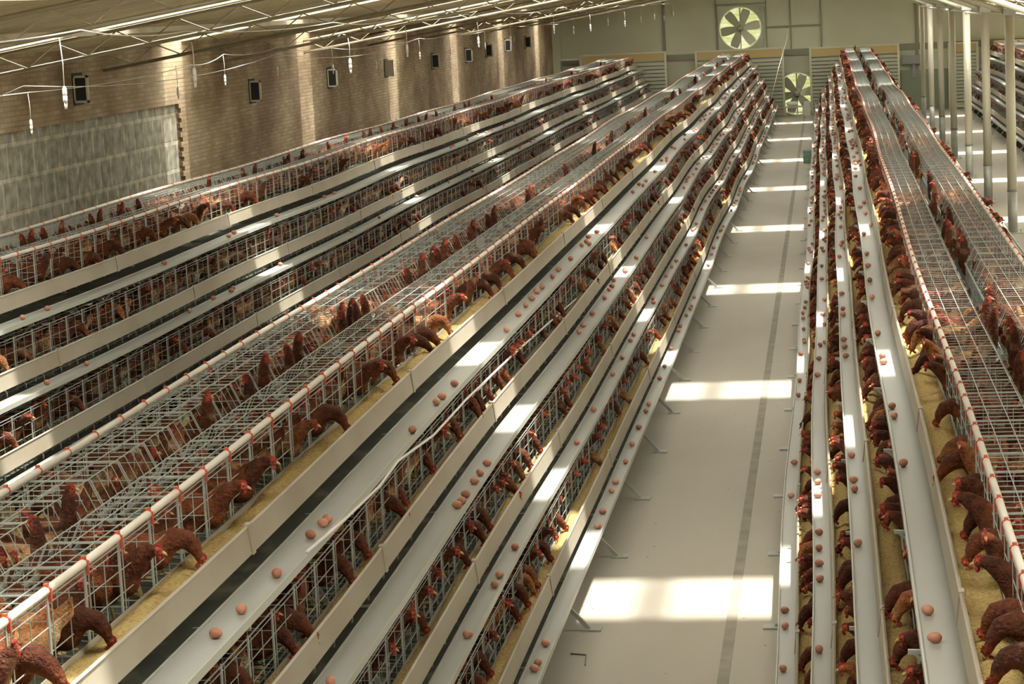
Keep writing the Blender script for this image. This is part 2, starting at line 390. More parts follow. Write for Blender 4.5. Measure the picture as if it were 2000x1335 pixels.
def unit_body():
    b = MB()
    for j in range(5):
        y = j*DOOR+.01
        for z in (-.09, -.17, -.25, -.33): b.tube([(0, y, z), (-.345, y, z)], R1, caps=False)
        for x in (-.11, -.23): b.tube([(x, y, -.01), (x, y, -.38)], R1, caps=False)
    for x, z in ((-.02, -.392), (-.13, -.38), (-.24, -.37), (-.34, -.36)): b.tube([(x, 0, z), (x, UNIT, z)], R1*1.3, caps=False)
    for i in range(20): b.tube([(.0, UNIT*i/20, -.394), (-.345, UNIT*i/20, -.362)], R1, caps=False)
    b.box(-.36, -.345, 0, UNIT, -.40, -.36)
    return b
me_front = unit_front().mesh('front_grille', M['wire']); me_roof = unit_roof().mesh('roof_grille', M['wire'])
me_roof2 = unit_roof(False).mesh('roof_grille_low', M['wire']); me_body = unit_body().mesh('wire_cage', M['wire'])
ar_front, ar_roof, ar_roof2, ar_body = [arrays(m) for m in (me_front, me_roof, me_roof2, me_body)]
SIDES = {'A': ((-1, 4), (1, 1)), 'B': ((1, 4), (-1, 1)), 'C': ((1, 4), (-1, 1)), 'D': ((-1, 4), (1, 1))}
def path_y(r, step=.65):
    a, b = ROWS[r][4], ROWS[r][5]; n = int((b-a)/step); return [a+(b-a)*i/n for i in range(n+1)]
LABELS = {'A': 'long four tier wire cage battery stepped like a pyramid, right of the bare concrete aisle',
          'B': 'long four tier wire cage battery stepped like a pyramid, left of the bare concrete aisle',
          'C': 'four tier wire cage battery running along beside the left brick wall',
          'D': 'four tier wire cage battery at far right, partly hidden behind the pale columns'}
FEED_SLOTS = []
for r in ROWS:
    a = ROWS[r]; root = empty('cage_battery', (a[0], a[4], 0)); tag(root, LABELS[r], 'cage', 'stepped cage batteries')
    T = Matrix.Translation((-a[0], -a[4], 0)); off = (-a[0], -a[4], 0)
    ys = path_y(r)
    # wire cages: nearest in view as parts, the rest one stuff part
    slots = []
    for s, nt in SIDES[r]:
        for k in range(nt):
            y = a[4]
            while y < a[5]-.1:
                slots.append((y+(0 if nt == 4 else .5)+k*.01, r, s, k, y)); y += UNIT
    slots.sort()
    def score(q):
        y, s, k = q[4], q[2], q[3]
        c = loc(r, s, FRT(r)[k]-.1, ZB[k]+.3, y+UNIT/2); u, v = px(c)
        return (0 if -150 < u < 2150 and -100 < v < 1500 else 1, c.y)
    slots.sort(key=score)
    rest = []
    for i, (_, _, s, k, y) in enumerate(slots):
        m = T @ frame(r, s, FRT(r)[k], ZB[k]+.42 if k == 0 else ZB[k]+.40, y, UNIT, k)
        if i < 92:
            c = bpy.data.objects.new('wire_cage', me_body); COL.objects.link(c); c.parent = root; c.matrix_local = m
            for me, nm in ((me_front, 'front_grille'), (me_roof if k == 0 else me_roof2, 'roof_grille')):
                g = bpy.data.objects.new(nm, me); COL.objects.link(g); g.parent = c
        else:
            rest += [(ar_body, m, None), (ar_front, m, None), (ar_roof if k == 0 else ar_roof2, m, None)]
    if rest:
        o = merge('wire_cage', rest, M['wire']); o.parent = root; o['kind'] = 'stuff'; o['label'] = 'remaining wire cages further down the row'
    # drinker pipes and clips on the top tier
    for s in (-1, 1):
        b = MB(); b.tube([loc(r, s, FRT(r)[0]-.005, .018, y) for y in ys], .0165, 8)
        pipe = b.build('drinker_pipe', M['pipe'], root, True, off)
        cb = MB()
        cb.tube([(0, -.005, 0), (0, .005, 0)], .0195, 8); cb.box(-.006, .010, -.008, .008, .012, .026); cb.box(.010, .020, -.006, .006, -.040, .01)
        mc = cb.mesh('pipe_clip', M['clip']); ac = arrays(mc); n = 0; rst = []; y = a[4]+.02
        if s > 0 and r == 'A': y0v = 9.5
        else: y0v = a[4] if r in 'CD' else 6.0
        while y < a[5]:
            mm = frame(r, s, FRT(r)[0]-.005, .018, y, .1)
            if y > y0v and n < 50:
                c = bpy.data.objects.new('pipe_clip', mc); COL.objects.link(c); c.parent = pipe; c.matrix_local = mm; n += 1
            else: rst.append((ac, mm, None))
            y += DOOR
        o = merge('pipe_clip', rst, M['clip']); o.parent = pipe; o['kind'] = 'stuff'
        b = MB(); b.tube([loc(r, s, .045, -.14, y) for y in ys], .009, 4); b.build('inner_rail', M['rail'], root, False, off)
    # troughs, belts, boards on both sides
    for s in (-1, 1):
        nt = dict(SIDES[r])[s]
        for k in range(4):
            f, l, wi, wo, zb = FRT(r)[k], LIP[k], WI_R.get(r, WI)[k], WO_R.get(r, WO)[k], ZB[k]
            T1 = lambda pts: [[loc(r, s, wd, dz, y, k) for wd, dz in pts] for y in ys]
            h = .045 if k else .06
            b = MB(); b.sweep(T1([(f+.012, zb+.155), (f+.02, zb+.10), (l+.004, zb+.085), (l-.012, zb+.20), (l-.004, zb+.205), (l+.004, zb+.197), (l-.002, zb+.193), (l+.014, zb+.079), (f+.014, zb+.094), (f+.008, zb+.155)]))
            # joint collars
            y = a[4]+3.9*((k*.37+(.2 if s > 0 else 0)) % 1)
            while y < a[5]:
                rr = [[loc(r, s, wd, dz, yy, k) for wd, dz in ((l+.020, zb+.075), (l+.006, zb+.207), (l-.016, zb+.210), (l-.016, zb+.2), (l+.006, zb+.08))] for yy in (y, y+.05)]
                b.sweep(rr); y += 3.9
            b.build('feed_trough', M['trough'], root, False, off)
            b = MB(); b.sweep(T1([(wi, zb+.012), (wi, zb), (wo, zb), (wo+.002, zb+.022), (wo+.009, zb+.023), (wo+.010, zb-.012), (wi-.006, zb-.012), (wi-.006, zb+.012)]))
            tr = b.build('egg_tray', M['tray'], root, False, off)
            b = MB(); b.sweep(T1([(wi+.006, zb+.002), (wo-.006, zb+.002), (wo-.006, zb+.006), (wi+.006, zb+.006)])); b.build('egg_belt', M['belt'], tr)
            fb = f-.36
            b = MB(); b.sweep(T1([(wi-.012, zb-.03), (wi-.10, zb-.025), (fb, zb+.005), (fb, zb-.002), (wi-.10, zb-.033), (wi-.012, zb-.038)]))
            b.build('dropping_board', M['board'], root, False, off)
            if nt > k:
                # feed bed with a lumpy top
                n2 = int((a[5]-a[4])/.12); yy = [a[4]+(a[5]-a[4])*i/n2 for i in range(n2+1)]
                rings = []
                for y in yy:
                    nz = [.016*math.sin(y*3.1+i*1.7+k)+.010*random.uniform(-1, 1) for i in range(4)]
                    ws = [f+.018, f+.018+(l-f-.02)*.33, f+.018+(l-f-.02)*.7, l-.010]
                    rings.append([loc(r, s, ws[i], zb+.146+nz[i]*.8, y, k) for i in range(4)]+[loc(r, s, l-.002, zb+.09, y, k), loc(r, s, f+.022, zb+.104, y, k)])
                b = MB(); b.sweep(rings); o = b.build('feed', M['feed'], None, True)
                nm = {('A', -1): 'right of the aisle', ('B', 1): 'left of the aisle', ('C', 1): 'of the row by the brick wall', ('D', -1): 'of the row behind the columns'}.get((r, s), {'A': 'on the hidden right side of the right row', 'B': 'on the wall side of the row left of the aisle', 'C': 'against the brick wall', 'D': 'on the outer side behind the columns'}[r])
                tag(o, 'yellow mash feed lying in the %s tier trough %s' % (TIER[k], nm), 'feed', None, 'stuff')
    # supporting frames
    y = a[4]+.02; first = None
    while y < a[5]+.3:
        yy = min(y, a[5]-.02)
        b = MB()
        for s in (-1, 1):
            zf = -loc(r, s, 0, 0, yy).z
            b.tube([loc(r, s, .33, -.40, yy), loc(r, s, 1.15, ZB[3]-.03, yy), loc(r, s, 1.30+.14, zf+.01, yy)], .018, 4)
            for k in range(4):
                b.tube([loc(r, s, .02, ZB[k]-.05, yy), loc(r, s, WO[k], ZB[k]-.028, yy)], .012, 4)
                b.tube([loc(r, s, WO[k]-.015, ZB[k]-.025, yy), loc(r, s, WO[k]-.15, ZB[k]-.16, yy)], .009, 4)
            p = loc(r, s, 1.46, zf, yy); b.box(p.x-.06, p.x+.06, p.y-.05, p.y+.05, 0, .012)
            b.tube([loc(r, s, .02, -.40, yy), loc(r, s, .02, zf+.01, yy)], .016, 4)
        b.build('support_frame', M['rail'], root, False, off); y += UNIT
    # hooks that carry the troughs
    hb = MB(); hb.tube([(-.02, 0, .02), (.03, 0, .035), (.055, 0, .03), (.065, 0, .012), (.066, 0, -.02)], .0075, 5)
    mh = hb.mesh('trough_hook', M['rail'], True); ah = arrays(mh); hooks = []
    for s, nt in SIDES[r]:
        for k in range(nt):
            y = a[4]+.01
            while y < a[5]-.1:
                mm = T @ frame(r, s, FRT(r)[k], ZB[k]+.03+.02*(k == 0), y, .1, k); c = loc(r, s, FRT(r)[k], ZB[k], y); u, v = px(c)
                hooks.append((0 if 0 < u < 2000 and 0 < v < 1335 else 1, y, mm)); y += DOOR
    hooks.sort(key=lambda q: (q[0], q[1]))
    for q in hooks[:96]:
        c = bpy.data.objects.new('trough_hook', mh); COL.objects.link(c); c.parent = root; c.matrix_local = q[2]
    o = merge('trough_hook', [(ah, q[2], None) for q in hooks[96:]], M['rail']); o.parent = root; o['kind'] = 'stuff'
    # droppings under the row
    b = MB(); n2 = 60; rings = []
    for i in range(n2+1):
        y = a[4]+(a[5]-a[4])*i/n2
        rings.append([Vector((loc(r, 1, wd, 0, y).x, y, z)) for wd, z in ((-1.2, .001), (-.7, .04+.03*random.random()), (0, .06+.04*random.random()), (.7, .04+.03*random.random()), (1.2, .001))])
    b.sweep(rings); o = b.build('manure', M['manure'], None, True)
    tag(o, 'dark layer of droppings on the floor under the cage row %s' % PLACE[r], 'manure', None, 'stuff')
# ------------------------------------------------------------------ hens
POSES = {  # neck path (x, z) radii, head point, head direction (x, y, z)
    'peck': ([(.09, .195, .056), (.14, .225, .047), (.185, .215, .038), (.215, .175, .028)], (.228, .140), (.45, 0, -.9)),
    'dip': ([(.09, .195, .056), (.145, .205, .046), (.195, .180, .036), (.222, .150, .026)], (.240, .120), (.7, 0, -.7)),
    'look': ([(.085, .195, .056), (.125, .245, .044), (.165, .275, .034), (.19, .285, .026)], (.210, .285), (.95, 0, -.25)),
    'turn': ([(.085, .195, .056), (.12, .245, .044), (.145, .28, .033), (.16, .30, .026)], (.170, .312), (.2, .95, -.2)),
    'rest': ([(.075, .19, .055), (.09, .235, .043), (.105, .27, .032), (.11, .285, .026)], (.12, .300), (.97, 0, -.1)),
    'crane': ([(.08, .20, .052), (.105, .28, .040), (.112, .36, .032), (.112, .40, .026)], (.120, .430), (.97, 0, -.15)),
}
def hen_src(pose):
    neck, head, hd = POSES[pose]; b = MB()
    Ry = lambda a: Matrix.Rotation(a, 3, 'Y')
    b.ball((-.01, 0, .175), (.125, .078, .078), 14, 10, Ry(math.radians(-12)))
    b.ball((.065, 0, .175), (.068, .066, .070), 12, 9)
    b.ball((-.085, 0, .185), (.065, .056, .060), 12, 9)
    for s in (-1, 1):
        b.ball((-.035, s*.066, .190), (.098, .020, .048), 12, 8, Ry(math.radians(-8)))
        b.ball((-.01, s*.038, .115), (.040, .030, .052), 10, 7)
    # tail: flattened fan
    b.sweep([[Vector((-.09, y, z)) for y, z in ((-.032, .17), (.032, .17), (.03, .24), (-.03, .24))],
             [Vector((-.15, y, z)) for y, z in ((-.024, .20), (.024, .20), (.018, .285), (-.018, .285))],
             [Vector((-.205, y, z)) for y, z in ((-.014, .25), (.014, .25), (.010, .325), (-.010, .325))]])
    b.tube([(.06, 0, .185)]+[(x, 0, z) for x, z, _ in neck]+[(head[0], 0, head[1])], [.058]+[r for _, _, r in neck]+[.019], 12)
    h = Vector(hd).normalized()
    q = h.to_track_quat('X', 'Z').to_matrix()
    hp = Vector((head[0], 0, head[1]))
    b.ball(hp+h*.006, (.024, .0175, .0195), 12, 9, q)
    return b, hp, h, q
def eval_mesh(b, voxel, target, smooth=3):
    me = b.mesh('tmp'); o = bpy.data.objects.new('tmp', me); COL.objects.link(o)
    md = o.modifiers.new('r', 'REMESH'); md.mode = 'VOXEL'; md.voxel_size = voxel; md.adaptivity = 0
    ms = o.modifiers.new('s', 'SMOOTH'); ms.iterations = smooth; ms.factor = .5
    bpy.context.view_layer.update()
    if target:
        dg = bpy.context.evaluated_depsgraph_get(); n = len(o.evaluated_get(dg).data.polygons)
        d = o.modifiers.new('d', 'DECIMATE'); d.ratio = min(1, target/(2*n))
        bpy.context.view_layer.update()
    dg = bpy.context.evaluated_depsgraph_get(); out = bpy.data.meshes.new_from_object(o.evaluated_get(dg))
    bpy.data.objects.remove(o); out.materials.clear(); return out
PAL = {'brown': ((.150, .046, .016), (.090, .027, .011), (.32, .23, .14)), 'buff': ((.42, .23, .10), (.26, .10, .036), (.62, .55, .40))}
def paint(me, pal, hp, h, pose):
    base, neckc, fluff = [np.array(c) for c in PAL[pal]]
    n = len(me.vertices); v = np.empty(n*3); me.vertices.foreach_get('co', v); v = v.reshape(-1, 3)
    c = np.tile(base, (n, 1)).astype(float)
    hv = np.array(hp); d = np.linalg.norm(v-hv, axis=1)
    nk = np.clip((v[:, 0]-.07)/.05, 0, 1)*np.clip((v[:, 2]-.16)/.04, 0, 1) if pose not in ('crane', 'rest') else np.clip((v[:, 2]-.22)/.04, 0, 1)*(v[:, 0] > -.02)
    c = c*(1-nk[:, None])+neckc*nk[:, None]
    rump = np.clip((-.085-v[:, 0])/.03, 0, 1)*np.clip((.245-v[:, 2])/.03, 0, 1)
    under = np.clip((.115-v[:, 2])/.03, 0, 1)*.6
    f = np.clip(rump*.8+under, 0, 1); c = c*(1-f[:, None])+fluff*f[:, None]
    wing = (np.abs(v[:, 1]) > .07)*(v[:, 0] < .0); c[wing] *= .82
    tail = np.clip((v[:, 2]-.27)/.03, 0, 1)*(v[:, 0] < -.12); c = c*(1-.55*tail[:, None])
    face = (d < .034)*((v-hv) @ np.array(h) > .002); c[face] = c[face]*.25+np.array((.50, .10, .06))*.75
    col = np.ones((n, 4), np.float32); col[:, :3] = c
    ca = me.color_attributes.new('Col', 'FLOAT_COLOR', 'POINT'); ca.data.foreach_set('color', col.ravel()); return me
def head_parts(hp, h, q):
    R = q; P = lambda x, y, z: hp+R @ Vector((x, y, z))
    comb = MB(); prof = [(-.016, .013), (-.014, .022), (-.008, .019), (-.004, .027), (.001, .022), (.006, .028), (.011, .021), (.016, .023), (.020, .012), (.0, .010)]
    comb.sweep([[P(x, y*sc, z if i in (0, 2) else z) for x, z in prof] for i, (y, sc) in enumerate(((-.003, 1), (0, 1), (.003, 1)))])
    wat = []
    for s in (-1, 1):
        w_ = MB(); w_.ball(P(.020, s*.007, -.022), (.007, .004, .010), 8, 6, R); wat.append(w_)
    beak = MB(); beak.tube([P(.024, 0, .001), P(.036, 0, -.001), P(.045, 0, -.006)], [.0075, .0050, .0010], 6)
    eyes = []
    for s in (-1, 1):
        e = MB(); e.ball(P(.012, s*.0165, .004), .0034, 6, 5); eyes.append(e)
    return comb, wat, beak, eyes
def leg_mb(s):
    b = MB(); b.tube([(-.005, s*.036, .105), (-.012, s*.036, .06), (.0, s*.036, .010)], [.010, .0065, .006], 6)
    for a in (-28, 0, 28, 180):
        t = math.radians(a); L = .045 if a != 180 else .024
        b.tube([(0, s*.036, .008), (math.cos(t)*L, s*.036+math.sin(t)*L, .004)], [.0055, .0028], 5)
    return b
HEN = {}; LOD = {}
leg_me = [leg_mb(s).mesh('leg', M['leg'], True) for s in (-1, 1)]
for pose in POSES:
    src, hp, h, q = hen_src(pose); comb, wat, beak, eyes = head_parts(hp, h, q)
    cm = comb.mesh('comb', M['comb']); wm = [x.mesh('wattle', M['comb'], True) for x in wat]; bm_ = beak.mesh('beak', M['beak'], True); em = [x.mesh('eye', M['eye'], True) for x in eyes]
    for pal in PAL:
        me = paint(eval_mesh(src, .0085, 0), pal, hp, h, pose); me.name = 'hen_'+pose; me.materials.append(M['hen'])
        me.polygons.foreach_set('use_smooth', [True]*len(me.polygons))
        HEN[pose, pal] = (me, cm, wm, bm_, em)
    for lod, tgt in ((0, 420), (1, 110)):
        for pal in PAL:
            me = paint(eval_mesh(src, .0125, tgt), pal, hp, h, pose)
            v, lv, ls, c = arrays(me)
            vs, ls2, ps, cs = [v], [lv], [ls], [c]; ov, ol = len(v), len(lv)
            extra = [(cm, (.30, .035, .02)), (wm[0], (.28, .035, .02)), (bm_, (.62, .38, .16))]+([(leg_me[0], (.6, .45, .2)), (leg_me[1], (.6, .45, .2))] if lod == 0 else [])
            for em_, colr in extra:
                v2, lv2, l2, _ = arrays(em_); vs.append(v2); ls2.append(lv2+ov); ps.append(l2+ol); ov += len(v2); ol += len(lv2)
                cc = np.ones((len(v2), 4), np.float32); cc[:, :3] = colr; cs.append(cc)
            LOD[pose, pal, lod] = (np.concatenate(vs), np.concatenate(ls2), np.concatenate(ps), np.concatenate(cs))
def place_hen(r, s, wd, dz, y, yaw, k, sc):
    p = loc(r, s, wd, dz, y, k); ang = (0 if s > 0 else math.pi)+yaw
    return Matrix.Translation(p) @ Matrix.Rotation(ang, 4, 'Z') @ Matrix.Diagonal((sc, sc, sc, 1))
birds = []   # (matrix, pose, palette, row, side, tier, kind)
rnd = random.Random(11)
for r in ROWS:
    a = ROWS[r]
    for s, nt in SIDES[r]:
        for k in range(nt):
            y = a[4]
            while y < a[5]-.2:
                yc = y+DOOR/2; fl = ZB[k]+.045
                nf = 2 if rnd.random() < (.48 if r == 'A' else .5) else (1 if rnd.random() < .85 else 0)
                if r in 'CD': nf = 1 if rnd.random() < .45 else 0
                if r == 'B' and k == 0: nf = 1 if rnd.random() < .65 else 0
                for i in range(nf):
                    pose = rnd.choice(['peck', 'peck', 'dip', 'look', 'look', 'turn']) if k < 3 else rnd.choice(['peck', 'dip', 'look', 'turn'])
                    deep = .085 if k == 0 else (.118 if r == 'A' else .165)
                    yy = yc+(-.095 if i == 0 else .095)*(1 if nf == 2 else rnd.uniform(-1, 1))+rnd.uniform(-.02, .02)
                    pal = 'buff' if rnd.random() < .10 else 'brown'
                    birds.append((place_hen(r, s, FRT(r)[k]-deep-rnd.uniform(0, .04), fl, yy, rnd.uniform(-.35, .35), k, rnd.uniform(.96, 1.10)), pose, pal, r, s, k, 'feed'))
                ni = 1 if nf == 2 else 2
                for i in range(ni):
                    yy = yc+rnd.uniform(-.10, .10); yaw = math.pi*rnd.choice([-.5, .5, .2, 0, 1])+rnd.uniform(-.5, .5)
                    pal = 'buff' if rnd.random() < .30 else 'brown'
                    birds.append((place_hen(r, s, FRT(r)[k]-.175-rnd.uniform(-.03, .04), fl+.01, yy, yaw, k, rnd.uniform(.88, .98)), 'rest', pal, r, s, k, 'inside'))
                y += DOOR
CR = {'B': [(680, 565), (700, 612), (663, 640), (683, 668), (712, 672), (600, 690), (556, 715), (530, 745), (478, 770), (430, 822), (790, 535), (832, 520), (848, 515), (876, 516), (883, 490), (852, 480), (905, 440), (928, 455), (942, 425), (968, 432), (1020, 392), (1042, 383), (1100, 328), (1165, 290), (1180, 275), (1200, 262), (1225, 258), (1265, 218), (1325, 185), (1318, 180), (1310, 183), (1360, 150), (1373, 150), (1405, 125), (1412, 121), (150, 985), (60, 1020)],
      'A': [(1786, 352), (1790, 372), (1808, 390), (1830, 402), (1845, 413), (1862, 432), (1868, 470), (1858, 492), (1876, 583), (1935, 598), (1955, 608), (1950, 640), (1965, 665), (1748, 268), (1755, 285), (1765, 320), (1722, 205), (1712, 183), (1697, 150), (1691, 140), (1680, 120), (1672, 108), (1930, 850), (1995, 815), (1818, 440), (1700, 160)],
      'C': [(21, 457), (51, 452), (65, 455), (115, 443), (161, 430), (190, 423), (219, 411), (233, 406), (257, 398), (411, 353), (464, 341), (497, 323), (541, 316), (562, 306), (576, 302), (588, 299), (633, 294), (678, 271), (702, 266), (725, 262), (738, 262), (770, 246), (785, 240), (795, 240), (810, 238), (832, 230), (845, 230), (890, 206), (905, 204), (920, 203), (958, 193), (1073, 145), (1118, 140), (1180, 122)]}
for r, pts in CR.items():
    for i, (x, y) in enumerate(pts):
        yy, z = at_x(x, y, (ROWS[r][0]+ROWS[r][1])/2)
        yy = min(max(yy, ROWS[r][4]+.3), ROWS[r][5]-.3)
        s = -1 if i % 2 else 1; P = loc(r, s, .145, -.365, yy)
        m = Matrix.Translation(P) @ Matrix.Rotation((math.pi if s > 0 else 0)+rnd.uniform(-.5, .5), 4, 'Z')
        birds.append((m, 'crane', 'buff' if (r, x) in (('B', 1066), ('C', 633)) else 'brown', r, s, 0, 'crane'))
def inview(P, mx=60):
    u, v = px(P); return -mx < u < 2000+mx and -mx < v < 1335+mx
vis = []; hid = []
for bd in birds:
    P = bd[0].translation+Vector((0, 0, .2)); d = (P-Vector((0, 0, CAM_Z))).length
    kindw = {'feed': 1.0, 'inside': 1.35, 'crane': .8}[bd[6]]
    side_hidden = (bd[3], bd[4]) in (('A', 1), ('B', -1), ('C', -1), ('D', 1)) and bd[6] != 'crane'
    (vis if inview(P) else hid).append((d*kindw*(1.6 if side_hidden else 1), d, bd))
vis.sort(key=lambda q: q[0]); hid = [q for q in hid if q[1] < 60 or inview(q[2][0].translation, 400)]
N_IND = 300
ind = vis[:N_IND]; rest = vis[N_IND:]+hid
def rowname(r, s):
    return {('A', -1): 'right of the aisle', ('A', 1): 'on outer side of right row', ('B', 1): 'left of the aisle', ('B', -1): 'on wall side of left row',
            ('C', 1): 'by brick wall', ('C', -1): 'against brick wall', ('D', -1): 'behind columns', ('D', 1): 'beyond columns'}[(r, s)]
WORD = {'peck': 'pecking mash', 'dip': 'stretched over trough', 'look': 'looking out', 'turn': 'turning its head', 'rest': 'standing inside cage', 'crane': 'poking up'}
cnt = {}
for _, d, bd in sorted(ind, key=lambda q: q[2][0].translation.y):
    m, pose, pal, r, s, k, kd = bd
    key = (pose, pal, r, s, k) if kd != 'crane' else (pose, pal, r)
    i = cnt[key] = cnt.get(key, -1)+1
    me, cm, wm, bm_, em = HEN[pose, pal]
    o = bpy.data.objects.new('hen', me); COL.objects.link(o); o.matrix_world = m
    if kd == 'crane':
        lab = '%s hen %s through cage roofs %s, %s from near end' % (pal, WORD[pose], {'A': 'right of the aisle', 'B': 'left of the aisle', 'C': 'by brick wall'}[r], ordinal(i))
    else:
        lab = '%s hen %s, %s tier %s, %s from near' % (pal, WORD[pose], TIER[k], rowname(r, s), ordinal(i))
    tag(o, lab, 'hen', 'hens caged %s' % PLACE[r])
    for me2, nm in [(cm, 'comb'), (wm[0], 'wattle'), (wm[1], 'wattle'), (bm_, 'beak'), (em[0], 'eye'), (em[1], 'eye'), (leg_me[0], 'leg'), (leg_me[1], 'leg')]:
        c = bpy.data.objects.new(nm, me2); COL.objects.link(c); c.parent = o
items = []
for _, d, bd in rest:
    m, pose, pal, r, s, k, kd = bd
    items.append((LOD[pose, pal, 0 if d < 24 else 1], m, rnd.uniform(.6, 1.5)))
o = merge('hens', items, M['henstuff'], True)
tag(o, 'brown hens crowding the more distant cages of all four rows', 'hen', None, 'stuff')
print('hens', len(vis), len(hid), 'merged faces', len(o.data.polygons))
# ------------------------------------------------------------------ eggs
EG = {('B', 1, 0): [(472, 1188), (422, 1236), (541, 1118), (607, 1043), (630, 1020), (639, 1012), (805, 838), (852, 784), (863, 773), (888, 748), (989, 643), (1012, 613), (1027, 595), (1039, 582), (1048, 568), (1059, 559), (1079, 539), (1091, 525)],
      ('B', 1, 1): [(645, 1329), (892, 985), (901, 977), (909, 964), (928, 938), (938, 922), (953, 903), (1131, 647), (1139, 634), (1157, 611), (1181, 581), (1190, 565), (1195, 558), (1199, 547)],
      ('B', 1, 2): [(921, 1237), (977, 1140), (986, 1121), (1016, 1067), (1127, 863), (1159, 799), (1197, 729), (1215, 698), (1231, 664), (1238, 653), (1293, 556), (1276, 590), (1275, 582)],
      ('B', 1, 3): [(1066, 1255), (1044, 1304), (1050, 1293), (1167, 1027), (1177, 998), (1195, 957), (1202, 940), (1222, 900), (1234, 866), (1248, 833), (1262, 802), (1267, 788), (1288, 739), (1298, 715), (1311, 680), (1324, 645), (1326, 636)],
      ('A', -1, 0): [(1825, 1244), (1811, 1190), (1758, 903), (1745, 811), (1740, 792), (1715, 706), (1713, 695), (1705, 650), (1701, 579), (1697, 546), (1689, 518), (1685, 495), (1680, 456)],
      ('A', -1, 1): [(1667, 1059), (1664, 954), (1660, 936), (1660, 888), (1652, 694), (1650, 676), (1648, 662), (1644, 613), (1643, 602), (1641, 572), (1636, 500)],
      ('A', -1, 2): [(1599, 1266), (1596, 1129), (1597, 1099), (1597, 1069), (1599, 1038), (1597, 966), (1597, 940), (1597, 921), (1599, 699), (1597, 731)],
      ('A', -1, 3): [(1527, 1304), (1533, 1221), (1533, 1190), (1545, 967), (1551, 902), (1556, 770), (1557, 742), (1564, 690)]}
eb = MB(); eb.ball((0, 0, 0), (.0215, .029, .0215), 12, 9)
for i, v in enumerate(eb.v):
    x, y, z = v; f = 1-.16*(y/.029); eb.v[i] = (x*f, y, z*f)
egg_me = eb.mesh('egg', M['egg'], True); ae = arrays(egg_me)
eggs = []
for (r, s, k), pts in EG.items():
    ymax = 0
    for x, y in pts:
        zz = loc(r, s, 0, ZB[k]+.03, 15, k).z
        for _ in range(2):
            X, Y = at_z(x, y, zz); zz = loc(r, s, 0, ZB[k]+.0275, Y, k).z
        c = loc(r, s, 0, 0, Y, k).x; wd = min(max(abs(X-c), WI_R.get(r, WI)[k]+.03), WO_R.get(r, WO)[k]-.03)
        eggs.append((r, s, k, Y, wd)); ymax = max(ymax, Y)
    y = ymax+.8
    while y < 76:
        eggs.append((r, s, k, y, rnd.uniform(WI_R.get(r, WI)[k]+.04, WO_R.get(r, WO)[k]-.03)))
        y += rnd.expovariate(1.4 if y < 40 else 1.7)+.05
for k, lst in ((0, [(40, 625), (96, 605)]), (1, [(177, 711), (95, 750)])):
    for x, y in lst:
        zz = loc('C', 1, 0, ZB[k]+.03, 19, k).z; X, Y = at_z(x, y, zz); eggs.append(('C', 1, k, Y, (WI[k]+WO[k])/2))
for k in (0, 1, 2):
    y = 20
    while y < 75: eggs.append(('C', 1, k, y, rnd.uniform(WI[k]+.03, WO[k]-.03))); y += rnd.expovariate(.5)+.1
pos = []
for r, s, k, y, wd in eggs:
    P = loc(r, s, wd, ZB[k]+.0275, y, k)
    if inview(P, 5): pos.append((P.y, r, s, k, P))
pos.sort(key=lambda q: q[0]); ecnt = {}
RN = {'A': 'right of the aisle', 'B': 'left of the aisle', 'C': 'by the brick wall'}
def egg_m(P): return Matrix.Translation(P) @ Matrix.Rotation(rnd.uniform(0, 6.28), 4, 'Z')
for y, r, s, k, P in pos[:290]:
    o = bpy.data.objects.new('egg', egg_me); COL.objects.link(o); o.matrix_world = egg_m(P)
    i = ecnt[(r, k)] = ecnt.get((r, k), -1)+1
    tag(o, 'brown egg on the %s belt %s, %s from the near end' % (TIER[k], RN[r], ordinal(i)), 'egg', 'eggs on the collecting belts')
if pos[290:]:
    o = merge('eggs', [(ae, egg_m(q[4]), None) for q in pos[290:]], M['egg'], True)
    tag(o, 'brown eggs scattered along the far ends of the collecting belts', 'egg', None, 'stuff')
print('eggs', len(pos))
# ------------------------------------------------------------------ roof trusses, columns
def truss(y, i):
    t = empty('roof_truss', (WL, y, chord_z(WL)))
    off = (-WL, -y, -chord_z(WL))
    xs = [WL, 0, 2.94, 6, WR]; e = .06 if y < 30 else 0
    lo = [(x, y, chord_z(x)+e) for x in xs]; hi = [(x, y, chord_z(x)+e+.21) for x in xs]
    MB().tube(lo, .022, 8).build('lower_chord', M['truss'], t, True, off)
    MB().tube(hi, .020, 8).build('upper_chord', M['truss'], t, True, off)
    b = MB(); x = WL+.05; up = True; pts = []
    while x < WR: pts.append((x, y, chord_z(x)+e+(.20 if up else .012))); x += .33; up = not up
    b.tube(pts, .010, 5); b.build('web', M['truss'], t, False, off)
    tag(t, 'pale steel lattice truss under the sloping roof, %s from near end' % ordinal(i), 'truss', 'roof trusses')
TY = [11.3+5.72*i for i in range(12)]
for i, y in enumerate(TY): truss(y, i)
